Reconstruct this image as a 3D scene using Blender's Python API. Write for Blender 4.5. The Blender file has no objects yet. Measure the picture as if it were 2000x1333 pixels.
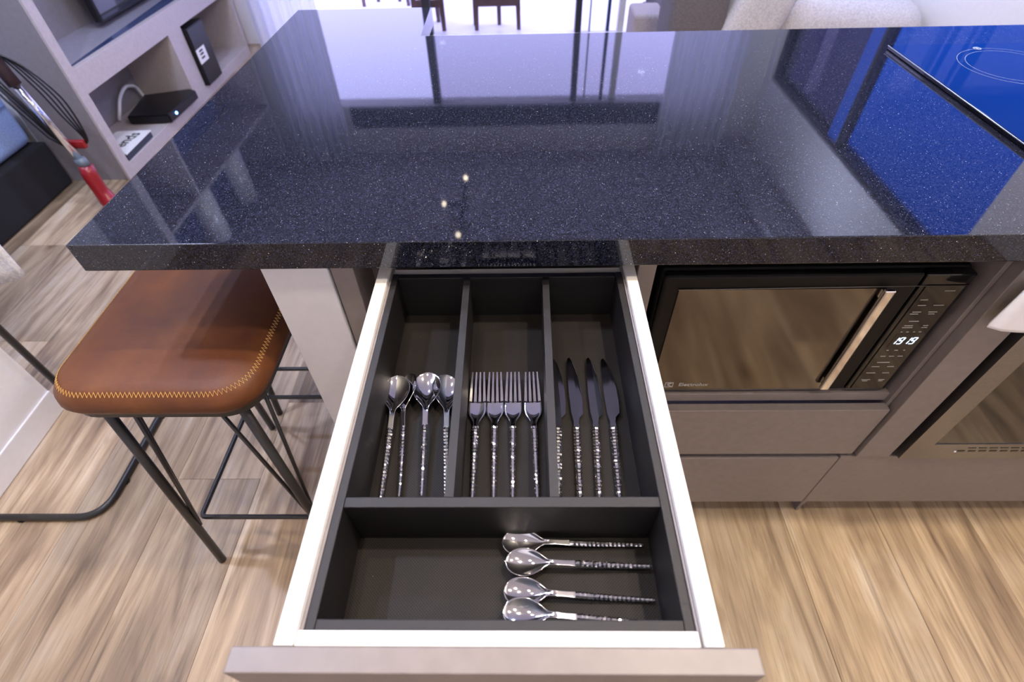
import bpy, bmesh, math, random
from mathutils import Vector, Matrix
R = random.Random(7)
S = bpy.context.scene
COL = S.collection

# ------------------------------------------------------------------ camera
cam = bpy.data.cameras.new('camera'); cam.sensor_width = 36.0; cam.lens = 1019.19 / 2000 * 36.0
cam.clip_start = 0.02
camo = bpy.data.objects.new('camera', cam); COL.objects.link(camo)
r = Vector((0.99976554, 0.00815532, -0.02005894)); u = Vector((0.00763496, 0.73409989, 0.67899857))
f = Vector((-0.02026271, 0.67899252, -0.7338655))
M = Matrix((r, u, -f)).transposed().to_4x4(); M.translation = Vector((0.0001, -0.5763, 1.3235))
camo.matrix_world = M
cam.dof.use_dof = True; cam.dof.focus_distance = 0.80; cam.dof.aperture_fstop = 4.5
S.camera = camo

# ------------------------------------------------------------------ world, lights, exposure
S.view_settings.view_transform = 'Standard'; S.view_settings.look = 'None'
S.view_settings.exposure = 0.0; S.view_settings.gamma = 1.0; S.view_settings.use_curve_mapping = False
S.cycles.use_denoising = True
S.cycles.max_bounces = 8; S.cycles.diffuse_bounces = 4; S.cycles.glossy_bounces = 5; S.cycles.transparent_max_bounces = 12
S.cycles.caustics_reflective = False; S.cycles.caustics_refractive = False
W = bpy.data.worlds.new('sky'); S.world = W; W.use_nodes = True
bg = W.node_tree.nodes['Background']; bg.inputs[0].default_value = (0.50, 0.50, 1.0, 1); bg.inputs[1].default_value = 5.4

def area(name, loc, size, power, color, shape='DISK', sy=None, rot=(0, 0, 0), portal=False, spread=None):
    l = bpy.data.lights.new(name, 'AREA'); l.shape = shape; l.size = size; l.energy = power; l.color = color
    if sy: l.size_y = sy
    if spread: l.spread = spread
    o = bpy.data.objects.new(name, l); COL.objects.link(o); o.location = loc; o.rotation_euler = rot
    if portal: l.cycles.is_portal = True
    return o
WARM = (1.0, 0.85, 0.68); COOL = (0.62, 0.70, 1.0)
CEIL = 2.68
area('door_portal', (-0.08, 3.95, 1.14), 3.55, 1, (1, 1, 1), 'RECTANGLE', 2.28, (math.radians(-90), 0, 0), True)
area('window_portal', (2.06, 2.45, 1.5), 1.2, 1, (1, 1, 1), 'RECTANGLE', 2.3, (0, math.radians(90), 0), True)
LAMPS = [(-0.50, 0.20, WARM, 9, 'warm downlight above the left end of the worktop'), (0.55, -0.03, WARM, 26, 'warm downlight above the microwave'),
         (-0.30, -0.55, WARM, 11, 'warm downlight above the open drawer'), (0.80, -0.62, WARM, 14, 'warm downlight above the kitchen floor'), (1.35, -0.05, WARM, 20, 'warm downlight above the oven'),
         (-0.95, 1.15, COOL, 22, 'cool downlight between worktop and wall unit'), (-1.22, 0.15, COOL, 32, 'cool downlight above the towel rack'),
         (-1.42, 2.12, COOL, 15, 'unseen cool fill downlight before the television'), (1.30, 2.15, COOL, 36, 'unseen cool fill downlight above the sofa'), (-2.8, 0.6, COOL, 22, 'cool downlight above the bed')]  # television and sofa lamps are unseen, added to brighten unit and right wall
for x, y, c, p, lb in LAMPS:
    area('ceiling_lamp_light', (x, y, CEIL - 0.022), 0.075, p, c)

# ------------------------------------------------------------------ materials
def nt(name):
    m = bpy.data.materials.new(name); m.use_nodes = True
    t = m.node_tree; return m, t, t.nodes['Principled BSDF']
def rgb(c, s=1): return (c[0] * s, c[1] * s, c[2] * s, 1)
def N(t, typ, **k):
    n = t.nodes.new(typ)
    for a, v in k.items():
        if a in n.inputs: n.inputs[a].default_value = v
        else: setattr(n, a, v)
    return n
def ramp(t, fac, stops):
    n = t.nodes.new('ShaderNodeValToRGB'); e = n.color_ramp.elements
    while len(e) < len(stops): e.new(0.5)
    for k, (p, c) in zip(e, stops): k.position = p; k.color = c
    t.links.new(fac, n.inputs[0]); return n
def mat(name, c, rough=0.5, metal=0.0, var=0.06, scale=60, bump=0.0, bscale=400, coat=0, spec=None, ior=None):
    m, t, b = nt(name)
    tc = N(t, 'ShaderNodeTexCoord'); nz = N(t, 'ShaderNodeTexNoise', Scale=scale, Detail=3.0)
    t.links.new(tc.outputs['Object'], nz.inputs['Vector'])
    rp = ramp(t, nz.outputs['Fac'], [(0.3, rgb(c, 1 - var)), (0.7, rgb(c, 1 + var))])
    t.links.new(rp.outputs[0], b.inputs['Base Color'])
    b.inputs['Roughness'].default_value = rough; b.inputs['Metallic'].default_value = metal
    if coat: b.inputs['Coat Weight'].default_value = coat
    if spec is not None: b.inputs['Specular IOR Level'].default_value = spec
    if ior: b.inputs['IOR'].default_value = ior
    if bump:
        n2 = N(t, 'ShaderNodeTexNoise', Scale=bscale, Detail=2.0); t.links.new(tc.outputs['Object'], n2.inputs['Vector'])
        bp = N(t, 'ShaderNodeBump', Strength=bump, Distance=0.001)
        t.links.new(n2.outputs['Fac'], bp.inputs['Height']); t.links.new(bp.outputs[0], b.inputs['Normal'])
    return m
def emit(name, c, s):
    m, t, b = nt(name); b.inputs['Base Color'].default_value = rgb(c, .5)
    b.inputs['Emission Color'].default_value = rgb(c); b.inputs['Emission Strength'].default_value = s; return m
def glass_pane(name, tint, rough=0.0):
    m, t, b = nt(name); t.nodes.remove(b); out = t.nodes['Material Output']
    tr = N(t, 'ShaderNodeBsdfTransparent', Color=rgb(tint)); gl = N(t, 'ShaderNodeBsdfGlossy', Roughness=rough)
    fr = N(t, 'ShaderNodeFresnel', IOR=1.5); mx = N(t, 'ShaderNodeMixShader')
    ge = N(t, 'ShaderNodeNewGeometry'); iv = N(t, 'ShaderNodeMath', operation='SUBTRACT'); iv.inputs[0].default_value = 1.0
    t.links.new(ge.outputs['Backfacing'], iv.inputs[1]); mu = N(t, 'ShaderNodeMath', operation='MULTIPLY')   # reflect on the outer face only
    t.links.new(fr.outputs[0], mu.inputs[0]); t.links.new(iv.outputs[0], mu.inputs[1]); t.links.new(mu.outputs[0], mx.inputs[0]); t.links.new(tr.outputs[0], mx.inputs[1]); t.links.new(gl.outputs[0], mx.inputs[2])
    t.links.new(mx.outputs[0], out.inputs[0]); return m

def m_granite():
    m, t, b = nt('black_granite'); tc = N(t, 'ShaderNodeTexCoord'); L = t.links.new
    v = N(t, 'ShaderNodeTexVoronoi', Scale=380.0); L(tc.outputs['Object'], v.inputs['Vector'])
    cut = N(t, 'ShaderNodeMath', operation='LESS_THAN'); cut.inputs[1].default_value = 0.22; L(v.outputs['Distance'], cut.inputs[0])
    sep = N(t, 'ShaderNodeSeparateColor'); L(v.outputs['Color'], sep.inputs[0])
    pick = N(t, 'ShaderNodeMath', operation='GREATER_THAN'); pick.inputs[1].default_value = 0.88; L(sep.outputs[0], pick.inputs[0])
    mu = N(t, 'ShaderNodeMath', operation='MULTIPLY'); L(cut.outputs[0], mu.inputs[0]); L(pick.outputs[0], mu.inputs[1])
    v2 = N(t, 'ShaderNodeTexVoronoi', Scale=900.0); L(tc.outputs['Object'], v2.inputs['Vector'])
    sep2 = N(t, 'ShaderNodeSeparateColor'); L(v2.outputs['Color'], sep2.inputs[0])
    base = ramp(t, sep2.outputs[0], [(0.0, (0.003, 0.003, 0.004, 1)), (0.6, (0.007, 0.008, 0.015, 1)), (1.0, (0.033, 0.038, 0.072, 1))])
    sp = ramp(t, sep.outputs[1], [(0.0, (0.26, 0.22, 0.17, 1)), (0.5, (0.22, 0.22, 0.25, 1)), (0.93, (0.18, 0.22, 0.32, 1)), (1.0, (0.7, 0.72, 0.8, 1))])
    mx = N(t, 'ShaderNodeMix', data_type='RGBA'); L(mu.outputs[0], mx.inputs[0]); L(base.outputs[0], mx.inputs[6]); L(sp.outputs[0], mx.inputs[7])
    L(mx.outputs[2], b.inputs['Base Color']); b.inputs['Roughness'].default_value = 0.035; b.inputs['IOR'].default_value = 1.5
    return m
def m_planks():
    m, t, b = nt('vinyl_wood_plank'); L = t.links.new
    tc = N(t, 'ShaderNodeTexCoord'); oi = N(t, 'ShaderNodeObjectInfo')
    cmb = N(t, 'ShaderNodeCombineXYZ'); k1 = N(t, 'ShaderNodeMath', operation='MULTIPLY'); k1.inputs[1].default_value = 37.0
    L(oi.outputs['Random'], k1.inputs[0]); L(k1.outputs[0], cmb.inputs[0]); L(k1.outputs[0], cmb.inputs[1]); L(k1.outputs[0], cmb.inputs[2])
    ad = N(t, 'ShaderNodeVectorMath', operation='ADD'); L(tc.outputs['Object'], ad.inputs[0]); L(cmb.outputs[0], ad.inputs[1])
    def noise(sc, scale, det, dist=0.0, rough=0.55):
        mp = N(t, 'ShaderNodeMapping'); mp.inputs['Scale'].default_value = sc; L(ad.outputs[0], mp.inputs[0])
        n = N(t, 'ShaderNodeTexNoise', Scale=scale, Detail=det, Distortion=dist, Roughness=rough); L(mp.outputs[0], n.inputs['Vector']); return n
    broad = noise((6, 0.75, 1), 1.5, 4.0, 1.4, 0.6)
    fine = noise((24, 0.9, 1), 2.6, 5.0, 0.7, 0.65)
    hair = noise((95, 2.4, 1), 2.6, 4.0, 0.4)
    grime = noise((5, 2.2, 1), 1.3, 3.0, 0.5)
    c1 = ramp(t, broad.outputs['Fac'], [(0.27, (0.120, 0.085, 0.058, 1)), (0.40, (0.25, 0.178, 0.112, 1)), (0.54, (0.385, 0.29, 0.185, 1)), (0.72, (0.475, 0.395, 0.295, 1))])
    c2 = ramp(t, fine.outputs['Fac'], [(0.30, (0.48, 0.45, 0.42, 1)), (0.44, (0.90, 0.89, 0.88, 1)), (0.66, (1.12, 1.12, 1.12, 1))])
    c3 = ramp(t, hair.outputs['Fac'], [(0.30, (0.45, 0.42, 0.40, 1)), (0.46, (1, 1, 1, 1))])
    m1 = N(t, 'ShaderNodeMix', data_type='RGBA', blend_type='MULTIPLY'); m1.inputs[0].default_value = 0.85
    L(c1.outputs[0], m1.inputs[6]); L(c2.outputs[0], m1.inputs[7])
    m2 = N(t, 'ShaderNodeMix', data_type='RGBA', blend_type='MULTIPLY'); m2.inputs[0].default_value = 0.5
    L(m1.outputs[2], m2.inputs[6]); L(c3.outputs[0], m2.inputs[7])
    # knots
    mp = N(t, 'ShaderNodeMapping'); mp.inputs['Scale'].default_value = (7, 3.0, 1); L(ad.outputs[0], mp.inputs[0])
    wob = N(t, 'ShaderNodeTexNoise', Scale=9.0, Detail=2.0); L(mp.outputs[0], wob.inputs['Vector'])
    ma = N(t, 'ShaderNodeMix', data_type='VECTOR'); ma.inputs[0].default_value = 0.12; L(mp.outputs[0], ma.inputs[4]); L(wob.outputs['Color'], ma.inputs[5])
    vo = N(t, 'ShaderNodeTexVoronoi', Scale=0.9); L(ma.outputs[1], vo.inputs['Vector'])
    kn = ramp(t, vo.outputs['Distance'], [(0.025, (0.12, 0.10, 0.08, 1)), (0.055, (0.55, 0.48, 0.4, 1)), (0.15, (1, 1, 1, 1))])
    m3 = N(t, 'ShaderNodeMix', data_type='RGBA', blend_type='MULTIPLY'); m3.inputs[0].default_value = 0.9
    L(m2.outputs[2], m3.inputs[6]); L(kn.outputs[0], m3.inputs[7])
    cg = ramp(t, grime.outputs['Fac'], [(0.35, (0.78, 0.76, 0.76, 1)), (0.6, (1.05, 1.05, 1.05, 1))])
    m4 = N(t, 'ShaderNodeMix', data_type='RGBA', blend_type='MULTIPLY'); m4.inputs[0].default_value = 0.8
    L(m3.outputs[2], m4.inputs[6]); L(cg.outputs[0], m4.inputs[7])
    hs = N(t, 'ShaderNodeHueSaturation'); va = N(t, 'ShaderNodeMapRange'); va.inputs[3].default_value = 0.88; va.inputs[4].default_value = 1.36
    L(oi.outputs['Random'], va.inputs[0]); L(va.outputs[0], hs.inputs['Value']); L(m4.outputs[2], hs.inputs['Color'])
    L(hs.outputs[0], b.inputs['Base Color']); b.inputs['Roughness'].default_value = 0.42
    bp = N(t, 'ShaderNodeBump', Strength=0.12, Distance=0.001); L(hair.outputs['Fac'], bp.inputs['Height']); L(bp.outputs[0], b.inputs['Normal'])
    return m
def m_leather():
    m, t, b = nt('brown_leather'); L = t.links.new; tc = N(t, 'ShaderNodeTexCoord')
    n = N(t, 'ShaderNodeTexNoise', Scale=9.0, Detail=5.0, Roughness=0.6); L(tc.outputs['Object'], n.inputs['Vector'])
    c = ramp(t, n.outputs['Fac'], [(0.3, (0.070, 0.022, 0.009, 1)), (0.55, (0.108, 0.034, 0.008, 1)), (0.75, (0.155, 0.053, 0.012, 1))])
    L(c.outputs[0], b.inputs['Base Color']); b.inputs['Roughness'].default_value = 0.5; b.inputs['Specular IOR Level'].default_value = 0.3
    v = N(t, 'ShaderNodeTexVoronoi', Scale=500.0); L(tc.outputs['Object'], v.inputs['Vector'])
    bp = N(t, 'ShaderNodeBump', Strength=0.15, Distance=0.0008); L(v.outputs['Distance'], bp.inputs['Height']); L(bp.outputs[0], b.inputs['Normal'])
    return m
def m_trayfloor():
    m, t, b = nt('ribbed_tray_mat'); L = t.links.new; tc = N(t, 'ShaderNodeTexCoord')
    mp = N(t, 'ShaderNodeMapping'); mp.inputs['Rotation'].default_value = (0, 0, math.radians(45)); L(tc.outputs['Object'], mp.inputs[0])
    ch = N(t, 'ShaderNodeTexVoronoi', Scale=420.0); ch.inputs['Randomness'].default_value = 0.0; L(mp.outputs[0], ch.inputs['Vector'])
    nz = N(t, 'ShaderNodeTexNoise', Scale=14.0, Detail=4.0); L(tc.outputs['Object'], nz.inputs['Vector'])
    c = ramp(t, ch.outputs['Distance'], [(0.15, (0.048, 0.038, 0.034, 1)), (0.55, (0.006, 0.005, 0.005, 1))])
    c2 = ramp(t, nz.outputs['Fac'], [(0.35, (0.75, 0.75, 0.75, 1)), (0.65, (1.15, 1.12, 1.05, 1))])
    mx = N(t, 'ShaderNodeMix', data_type='RGBA', blend_type='MULTIPLY'); mx.inputs[0].default_value = 1.0
    L(c.outputs[0], mx.inputs[6]); L(c2.outputs[0], mx.inputs[7])
    v = N(t, 'ShaderNodeTexVoronoi', Scale=160.0); L(tc.outputs['Object'], v.inputs['Vector'])
    dust = ramp(t, v.outputs['Distance'], [(0.035, (1, 1, 1, 1)), (0.05, (0, 0, 0, 1))])
    sp = N(t, 'ShaderNodeSeparateColor'); L(v.outputs['Color'], sp.inputs[0])
    gt = N(t, 'ShaderNodeMath', operation='GREATER_THAN'); gt.inputs[1].default_value = 0.93; L(sp.outputs[0], gt.inputs[0])
    mu = N(t, 'ShaderNodeMath', operation='MULTIPLY'); L(gt.outputs[0], mu.inputs[0]); L(dust.outputs[0], mu.inputs[1])
    m2 = N(t, 'ShaderNodeMix', data_type='RGBA'); L(mu.outputs[0], m2.inputs[0]); L(mx.outputs[2], m2.inputs[6]); m2.inputs[7].default_value = (0.35, 0.33, 0.3, 1)
    L(m2.outputs[2], b.inputs['Base Color']); b.inputs['Roughness'].default_value = 0.6; b.inputs['Specular IOR Level'].default_value = 0.25
    bp = N(t, 'ShaderNodeBump', Strength=0.6, Distance=0.0006); bp.invert = True; L(ch.outputs['Distance'], bp.inputs['Height']); L(bp.outputs[0], b.inputs['Normal'])
    return m
def m_fabric(name, c):
    m, t, b = nt(name); L = t.links.new; tc = N(t, 'ShaderNodeTexCoord')
    n = N(t, 'ShaderNodeTexNoise', Scale=160.0, Detail=3.0); L(tc.outputs['Object'], n.inputs['Vector'])
    r_ = ramp(t, n.outputs['Fac'], [(0.35, rgb(c, .8)), (0.65, rgb(c, 1.1))]); L(r_.outputs[0], b.inputs['Base Color']); b.inputs['Roughness'].default_value = 0.9
    bp = N(t, 'ShaderNodeBump', Strength=0.3, Distance=0.002); L(n.outputs['Fac'], bp.inputs['Height']); L(bp.outputs[0], b.inputs['Normal']); return m
def m_sheer():
    m, t, b = nt('sheer_curtain_cloth'); L = t.links.new; t.nodes.remove(b); out = t.nodes['Material Output']
    tc = N(t, 'ShaderNodeTexCoord'); n = N(t, 'ShaderNodeTexNoise', Scale=300.0); L(tc.outputs['Object'], n.inputs['Vector'])
    c = ramp(t, n.outputs['Fac'], [(0.3, (0.72, 0.74, 0.8, 1)), (0.7, (0.85, 0.87, 0.92, 1))])
    d = N(t, 'ShaderNodeBsdfDiffuse'); tl = N(t, 'ShaderNodeBsdfTranslucent'); mx = N(t, 'ShaderNodeMixShader'); mx.inputs[0].default_value = 0.45
    L(c.outputs[0], d.inputs[0]); L(c.outputs[0], tl.inputs[0]); L(d.outputs[0], mx.inputs[1]); L(tl.outputs[0], mx.inputs[2]); L(mx.outputs[0], out.inputs[0]); return m
def m_mwglass():
    m, t, b = nt('mirrored_microwave_glass'); L = t.links.new; tc = N(t, 'ShaderNodeTexCoord')
    mp = N(t, 'ShaderNodeMapping'); mp.inputs['Scale'].default_value = (1, 1, 1); L(tc.outputs['Object'], mp.inputs[0])
    v = N(t, 'ShaderNodeTexVoronoi', Scale=330.0); v.inputs['Randomness'].default_value = 0.0; L(mp.outputs[0], v.inputs['Vector'])
    c = ramp(t, v.outputs['Distance'], [(0.25, (0.128, 0.120, 0.110, 1)), (0.45, (0.185, 0.172, 0.155, 1))]); L(c.outputs[0], b.inputs['Base Color'])
    b.inputs['Metallic'].default_value = 1.0; b.inputs['Roughness'].default_value = 0.09; return m

GRANITE = m_granite(); PLANK = m_planks(); LEATHER = m_leather(); TRAYF = m_trayfloor(); SHEER = m_sheer(); MWGLASS = m_mwglass()
TAUPE = mat('taupe_cabinet_lacquer', (0.185, 0.158, 0.150), 0.42, bump=0.06, bscale=900)
TAUPE_L = mat('pale_taupe_unit_lacquer', (0.46, 0.415, 0.41), 0.5, bump=0.04, bscale=500)
GREYSIDE = mat('grey_side_panel', (0.235, 0.215, 0.225), 0.55)
WHITE = mat('white_melamine', (0.83, 0.815, 0.78), 0.45, var=0.02)
WALLW = mat('white_wall_paint', (0.80, 0.79, 0.78), 0.75, var=0.02, bump=0.1, bscale=150)
WALLC = mat('ceiling_paint', (0.52, 0.51, 0.53), 0.85, var=0.02)
ENDW = mat('white_end_panel_paint', (0.60, 0.59, 0.61), 0.5, var=0.02)
TRAY = mat('dark_tray_plastic', (0.0085, 0.0074, 0.0084), 0.45, bump=0.5, bscale=1500)
BLACKP = mat('black_plastic', (0.005, 0.005, 0.0055), 0.32)
MWBLACK = mat('matt_black_casing', (0.004, 0.004, 0.004), 0.45, spec=0.18)
BLACKM = mat('black_powder_coated_steel', (0.014, 0.013, 0.013), 0.38)
BLACKG = mat('black_glass', (0.006, 0.006, 0.007), 0.04, var=0.02)
COOKG = mat('black_ceramic_glass', (0.004, 0.004, 0.006), 0.03, var=0.02, ior=1.75)
CHROME = mat('polished_chrome', (0.86, 0.85, 0.86), 0.07, 1.0, var=0.02)
BLADE = mat('polished_knife_steel', (0.24, 0.235, 0.24), 0.10, 1.0, var=0.02)
STEEL = mat('brushed_steel', (0.29, 0.285, 0.285), 0.36, 1.0, var=0.05, scale=200)
DARKM = mat('charcoal_frame_metal', (0.022, 0.025, 0.035), 0.4)
WHITEP = mat('white_plastic', (0.8, 0.8, 0.8), 0.35, var=0.02)
WHITEF = m_fabric('white_cotton', (0.80, 0.80, 0.82))
SOFAD = m_fabric('taupe_sofa_fabric', (0.13, 0.115, 0.122)); SOFAL = m_fabric('pale_grey_linen', (0.54, 0.52, 0.54))
SHEET = m_fabric('pale_bed_linen', (0.27, 0.38, 0.66)); BEDB = m_fabric('black_bed_base_cloth', (0.008, 0.008, 0.010))
CHAIRW = mat('dark_brown_chair_wood', (0.13, 0.075, 0.085), 0.5, scale=20, var=0.2)  # brown lifted towards purple, window flare put into the wood colour
THREAD = mat('tan_thread', (0.62, 0.37, 0.12), 0.7)
REDP = mat('red_plastic', (0.26, 0.010, 0.014), 0.3)
INK = mat('black_ink', (0.012, 0.012, 0.014), 0.6)
PRINT = mat('grey_panel_print', (0.36, 0.35, 0.34), 0.6)
PAPER = mat('white_paper_cover', (0.80, 0.80, 0.77), 0.5, var=0.03)
TILE = mat('white_balcony_tile', (0.84, 0.84, 0.84), 0.6, var=0.02)
GLASS_CLEAR = glass_pane('clear_door_glass', (0.86, 0.85, 0.86)); GLASS_BLUE = glass_pane('blue_tinted_glass', (0.045, 0.28, 0.56)); GLASS_NAVY = glass_pane('navy_tinted_glass', (0.16, 0.165, 0.24))
LED = emit('white_blue_led_digits', (0.62, 0.78, 1.0), 1.9); LEDB = emit('blue_led', (0.12, 0.30, 1.0), 14.0); BULB = emit('warm_lamp_disc', (1.0, 0.86, 0.68), 14.0)
BULBC = emit('cool_lamp_disc', (0.9, 0.92, 1.0), 10.0)

# ------------------------------------------------------------------ mesh helpers
def wl(o):
    return Vector((0, 0, 0)) if o is None else (o.location.copy() if o.parent is None else Vector((0, 0, 0)))
def link(o, parent=None):
    COL.objects.link(o)
    if parent is not None:
        o.parent = parent
        o.matrix_parent_inverse = Matrix.Translation(-wl(parent))
    return o
def obj(name, bm, m, parent=None, smooth=False, kind=None):
    me = bpy.data.meshes.new(name); bmesh.ops.recalc_face_normals(bm, faces=bm.faces); bm.to_mesh(me); bm.free()
    me.materials.append(m)
    if smooth:
        for p in me.polygons: p.use_smooth = True
    o = bpy.data.objects.new(name, me); link(o, parent)
    if kind: o['kind'] = kind
    return o
def thing(name, label, cat, loc, group=None):
    o = bpy.data.objects.new(name, None); o.empty_display_size = 0.05; COL.objects.link(o); o.location = loc
    o['label'] = label; o['category'] = cat
    if group: o['group'] = group
    return o
def tag(o, label, cat, group=None):
    o['label'] = label; o['category'] = cat
    if group: o['group'] = group
    return o
def add_box(bm, x0, x1, y0, y1, z0, z1, bev=0.0, seg=2):
    r_ = bmesh.ops.create_cube(bm, size=1.0); vs = r_['verts']
    for v in vs:
        v.co = Vector((x0 + (v.co.x + .5) * (x1 - x0), y0 + (v.co.y + .5) * (y1 - y0), z0 + (v.co.z + .5) * (z1 - z0)))
    if bev:
        es = list({e for v in vs for e in v.link_edges})
        bmesh.ops.bevel(bm, geom=es, offset=bev, segments=seg, profile=0.5, affect='EDGES')
    return vs
def box(name, x0, x1, y0, y1, z0, z1, m, parent=None, bev=0.001, seg=2, smooth=False):
    bm = bmesh.new(); add_box(bm, x0, x1, y0, y1, z0, z1, bev, seg); return obj(name, bm, m, parent, smooth)
def frame_of(d):
    d = d.normalized(); a = Vector((0, 0, 1)) if abs(d.z) < 0.95 else Vector((1, 0, 0))
    s = d.cross(a).normalized(); return s, s.cross(d).normalized()
def add_tube(bm, pts, rad, n=10, closed=False, cap=True):
    pts = [Vector(p) for p in pts]; rings = []; L = len(pts); s = None
    for i, p in enumerate(pts):
        if closed: d = (pts[(i + 1) % L] - pts[i - 1])
        else: d = pts[min(i + 1, L - 1)] - pts[max(i - 1, 0)]
        d.normalize()
        if s is None: s, t = frame_of(d)
        else:
            s = (s - d * s.dot(d)); s = s.normalized() if s.length > 1e-6 else frame_of(d)[0]; t = s.cross(d)
        rr = rad[i] if isinstance(rad, (list, tuple)) else rad
        rings.append([bm.verts.new(p + (s * math.cos(a) + t * math.sin(a)) * rr) for a in [2 * math.pi * k / n for k in range(n)]])
    for i in range(L if closed else L - 1):
        A, B = rings[i], rings[(i + 1) % L]
        for k in range(n): bm.faces.new((A[k], A[(k + 1) % n], B[(k + 1) % n], B[k]))
    if cap and not closed: bm.faces.new(rings[0][::-1]); bm.faces.new(rings[-1])
def tube(name, pts, rad, m, parent=None, n=10, closed=False):
    bm = bmesh.new(); add_tube(bm, pts, rad, n, closed); return obj(name, bm, m, parent, True)
def round_path(pts, rad, k=5, closed=False):
    pts = [Vector(p) for p in pts]; out = []; L = len(pts)
    for i, p in enumerate(pts):
        if not closed and i in (0, L - 1): out.append(p); continue
        a = (pts[i - 1] - p); b = (pts[(i + 1) % L] - p); ra = min(rad, a.length * .45, b.length * .45)
        A = p + a.normalized() * ra; B = p + b.normalized() * ra
        for j in range(k + 1):
            q = j / k; out.append(A * (1 - q) ** 2 + p * 2 * q * (1 - q) + B * q * q)
    return out
def add_prism(bm, poly, axis, a, b):
    """extrude a 2-D polygon along an axis ('x','y','z') from a to b"""
    def P(p, w): return Vector({'z': (p[0], p[1], w), 'y': (p[0], w, p[1]), 'x': (w, p[0], p[1])}[axis])
    A = [bm.verts.new(P(p, a)) for p in poly]; B = [bm.verts.new(P(p, b)) for p in poly]; n = len(poly)
    bm.faces.new(A[::-1]); bm.faces.new(B)
    for i in range(n): bm.faces.new((A[i], A[(i + 1) % n], B[(i + 1) % n], B[i]))
def add_lathe(bm, prof, c, n=24):
    rings = []
    for (rr, z) in prof: rings.append([bm.verts.new((c[0] + rr * math.cos(2 * math.pi * k / n), c[1] + rr * math.sin(2 * math.pi * k / n), c[2] + z)) for k in range(n)])
    for A, B in zip(rings, rings[1:]):
        for k in range(n): bm.faces.new((A[k], A[(k + 1) % n], B[(k + 1) % n], B[k]))
    if prof[0][0] > 1e-5: bm.faces.new(rings[0][::-1])
    if prof[-1][0] > 1e-5: bm.faces.new(rings[-1])
def text(name, body, size, m, parent, mtx, shear=0.0, bold=0.0):
    cu = bpy.data.curves.new(name, 'FONT'); cu.body = body; cu.size = size; cu.align_x = 'CENTER'; cu.align_y = 'CENTER'; cu.extrude = 0.0002; cu.shear = shear; cu.offset = bold
    cu.resolution_u = 3
    to = bpy.data.objects.new(name, cu); COL.objects.link(to); dg = bpy.context.evaluated_depsgraph_get()
    me = bpy.data.meshes.new_from_object(to.evaluated_get(dg)); bpy.data.objects.remove(to); me.transform(mtx); me.materials.clear(); me.materials.append(m)
    o = bpy.data.objects.new(name, me); return link(o, parent)
def struct(o): o['kind'] = 'structure'; return o
def dup(root, loc, rot=None, label=None, zadd=0):
    q = root.copy(); COL.objects.link(q); q.location = loc
    if rot: q.rotation_euler = rot
    if label: q['label'] = label
    for ch in list(root.children):
        c = ch.copy(); COL.objects.link(c); c.parent = q; c.matrix_parent_inverse = ch.matrix_parent_inverse
        for g in ch.children:
            d = g.copy(); COL.objects.link(d); d.parent = c; d.matrix_parent_inverse = g.matrix_parent_inverse
    return q

# ================================================================== SETTING
XR = 1.90; YF = 3.72; XL = -3.6; YB = -1.9; XP = -1.449
fl = struct(box('floor', XL, XR + .15, YB, YF + .15, -0.06, -0.004, mat('floor_screed', (0.16, 0.12, 0.09), 0.8), None, 0))
PW, PL = 0.2355, 1.22
plank_me = {}
col_off = {}
def plank_mesh(w, l):
    k = (round(w, 4), round(l, 4))
    if k not in plank_me:
        bm = bmesh.new(); add_box(bm, 0.0003, w - 0.0003, 0.0003, l - 0.0003, -0.004, 0.0, 0.0008, 1)
        me = bpy.data.meshes.new('plank'); bm.to_mesh(me); bm.free(); me.materials.append(PLANK); plank_me[k] = me
    return plank_me[k]
i0 = -19
for i in range(i0, 6):
    x = 0.675 + i * PW
    if x + PW < XL or x > XR: continue
    x0 = max(x, XL); x1 = min(x + PW, XR)
    off = {-7: 0.128, -8: 0.128 + 0.61, -9: 0.128 + .3, 3: -0.72, 0: -0.9, 1: -.55, 2: -1.02}.get(i, R.uniform(-0.6, 0.6))
    y = off - PL * 3
    while y < YF:
        y0 = max(y, YB); y1 = min(y + PL, YF)
        if y1 - y0 > 0.02:
            o = bpy.data.objects.new('plank', plank_mesh(x1 - x0, y1 - y0)); o.location = (x0, y0, 0); link(o, fl); o.matrix_parent_inverse = Matrix.Identity(4)
        y += PL
struct(box('ceiling', XL, XR + .15, YB, YF + .15, CEIL, CEIL + .1, WALLC, None, 0))
struct(box('wall_back', XL, XR + .15, YB - .1, YB, 0, CEIL, WALLW, None, 0))
bm = bmesh.new(); add_box(bm, XR, XR + .15, YB, 1.28, 0, CEIL); add_box(bm, XR, XR + .15, 3.61, YF + .15, 0, CEIL)
add_box(bm, XR, XR + .15, 1.28, 3.61, 0, 0.92); add_box(bm, XR, XR + .15, 1.28, 3.61, 2.07, CEIL)
struct(obj('wall_right', bm, WALLW))
bm = bmesh.new(); add_box(bm, -2.3, -1.86, YF, YF + .15, 0, CEIL); add_box(bm, 1.70, XR, YF, YF + .15, 0, CEIL); add_box(bm, -1.86, 1.70, YF, YF + .15, 2.28, CEIL)
struct(obj('wall_far', bm, WALLW))
struct(box('wall_left', XP - .12, XP, YB, 0.382, 0, CEIL, WALLW, None, 0))
struct(box('baseboard_left', XP, XP + .006, YB, 0.382, 0, 0.083, WHITEP, None, 0.003))
struct(box('wall_bedside', XL - .1, XL, YB, 1.8, 0, CEIL, WALLW, None, 0))
bm = bmesh.new(); add_box(bm, XL - .1, -2.28, 1.80, 1.92, 0, CEIL); add_box(bm, -2.40, -2.28, 1.92, YF + .15, 0, CEIL)
struct(obj('wall_behind_unit', bm, WALLW))
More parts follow.
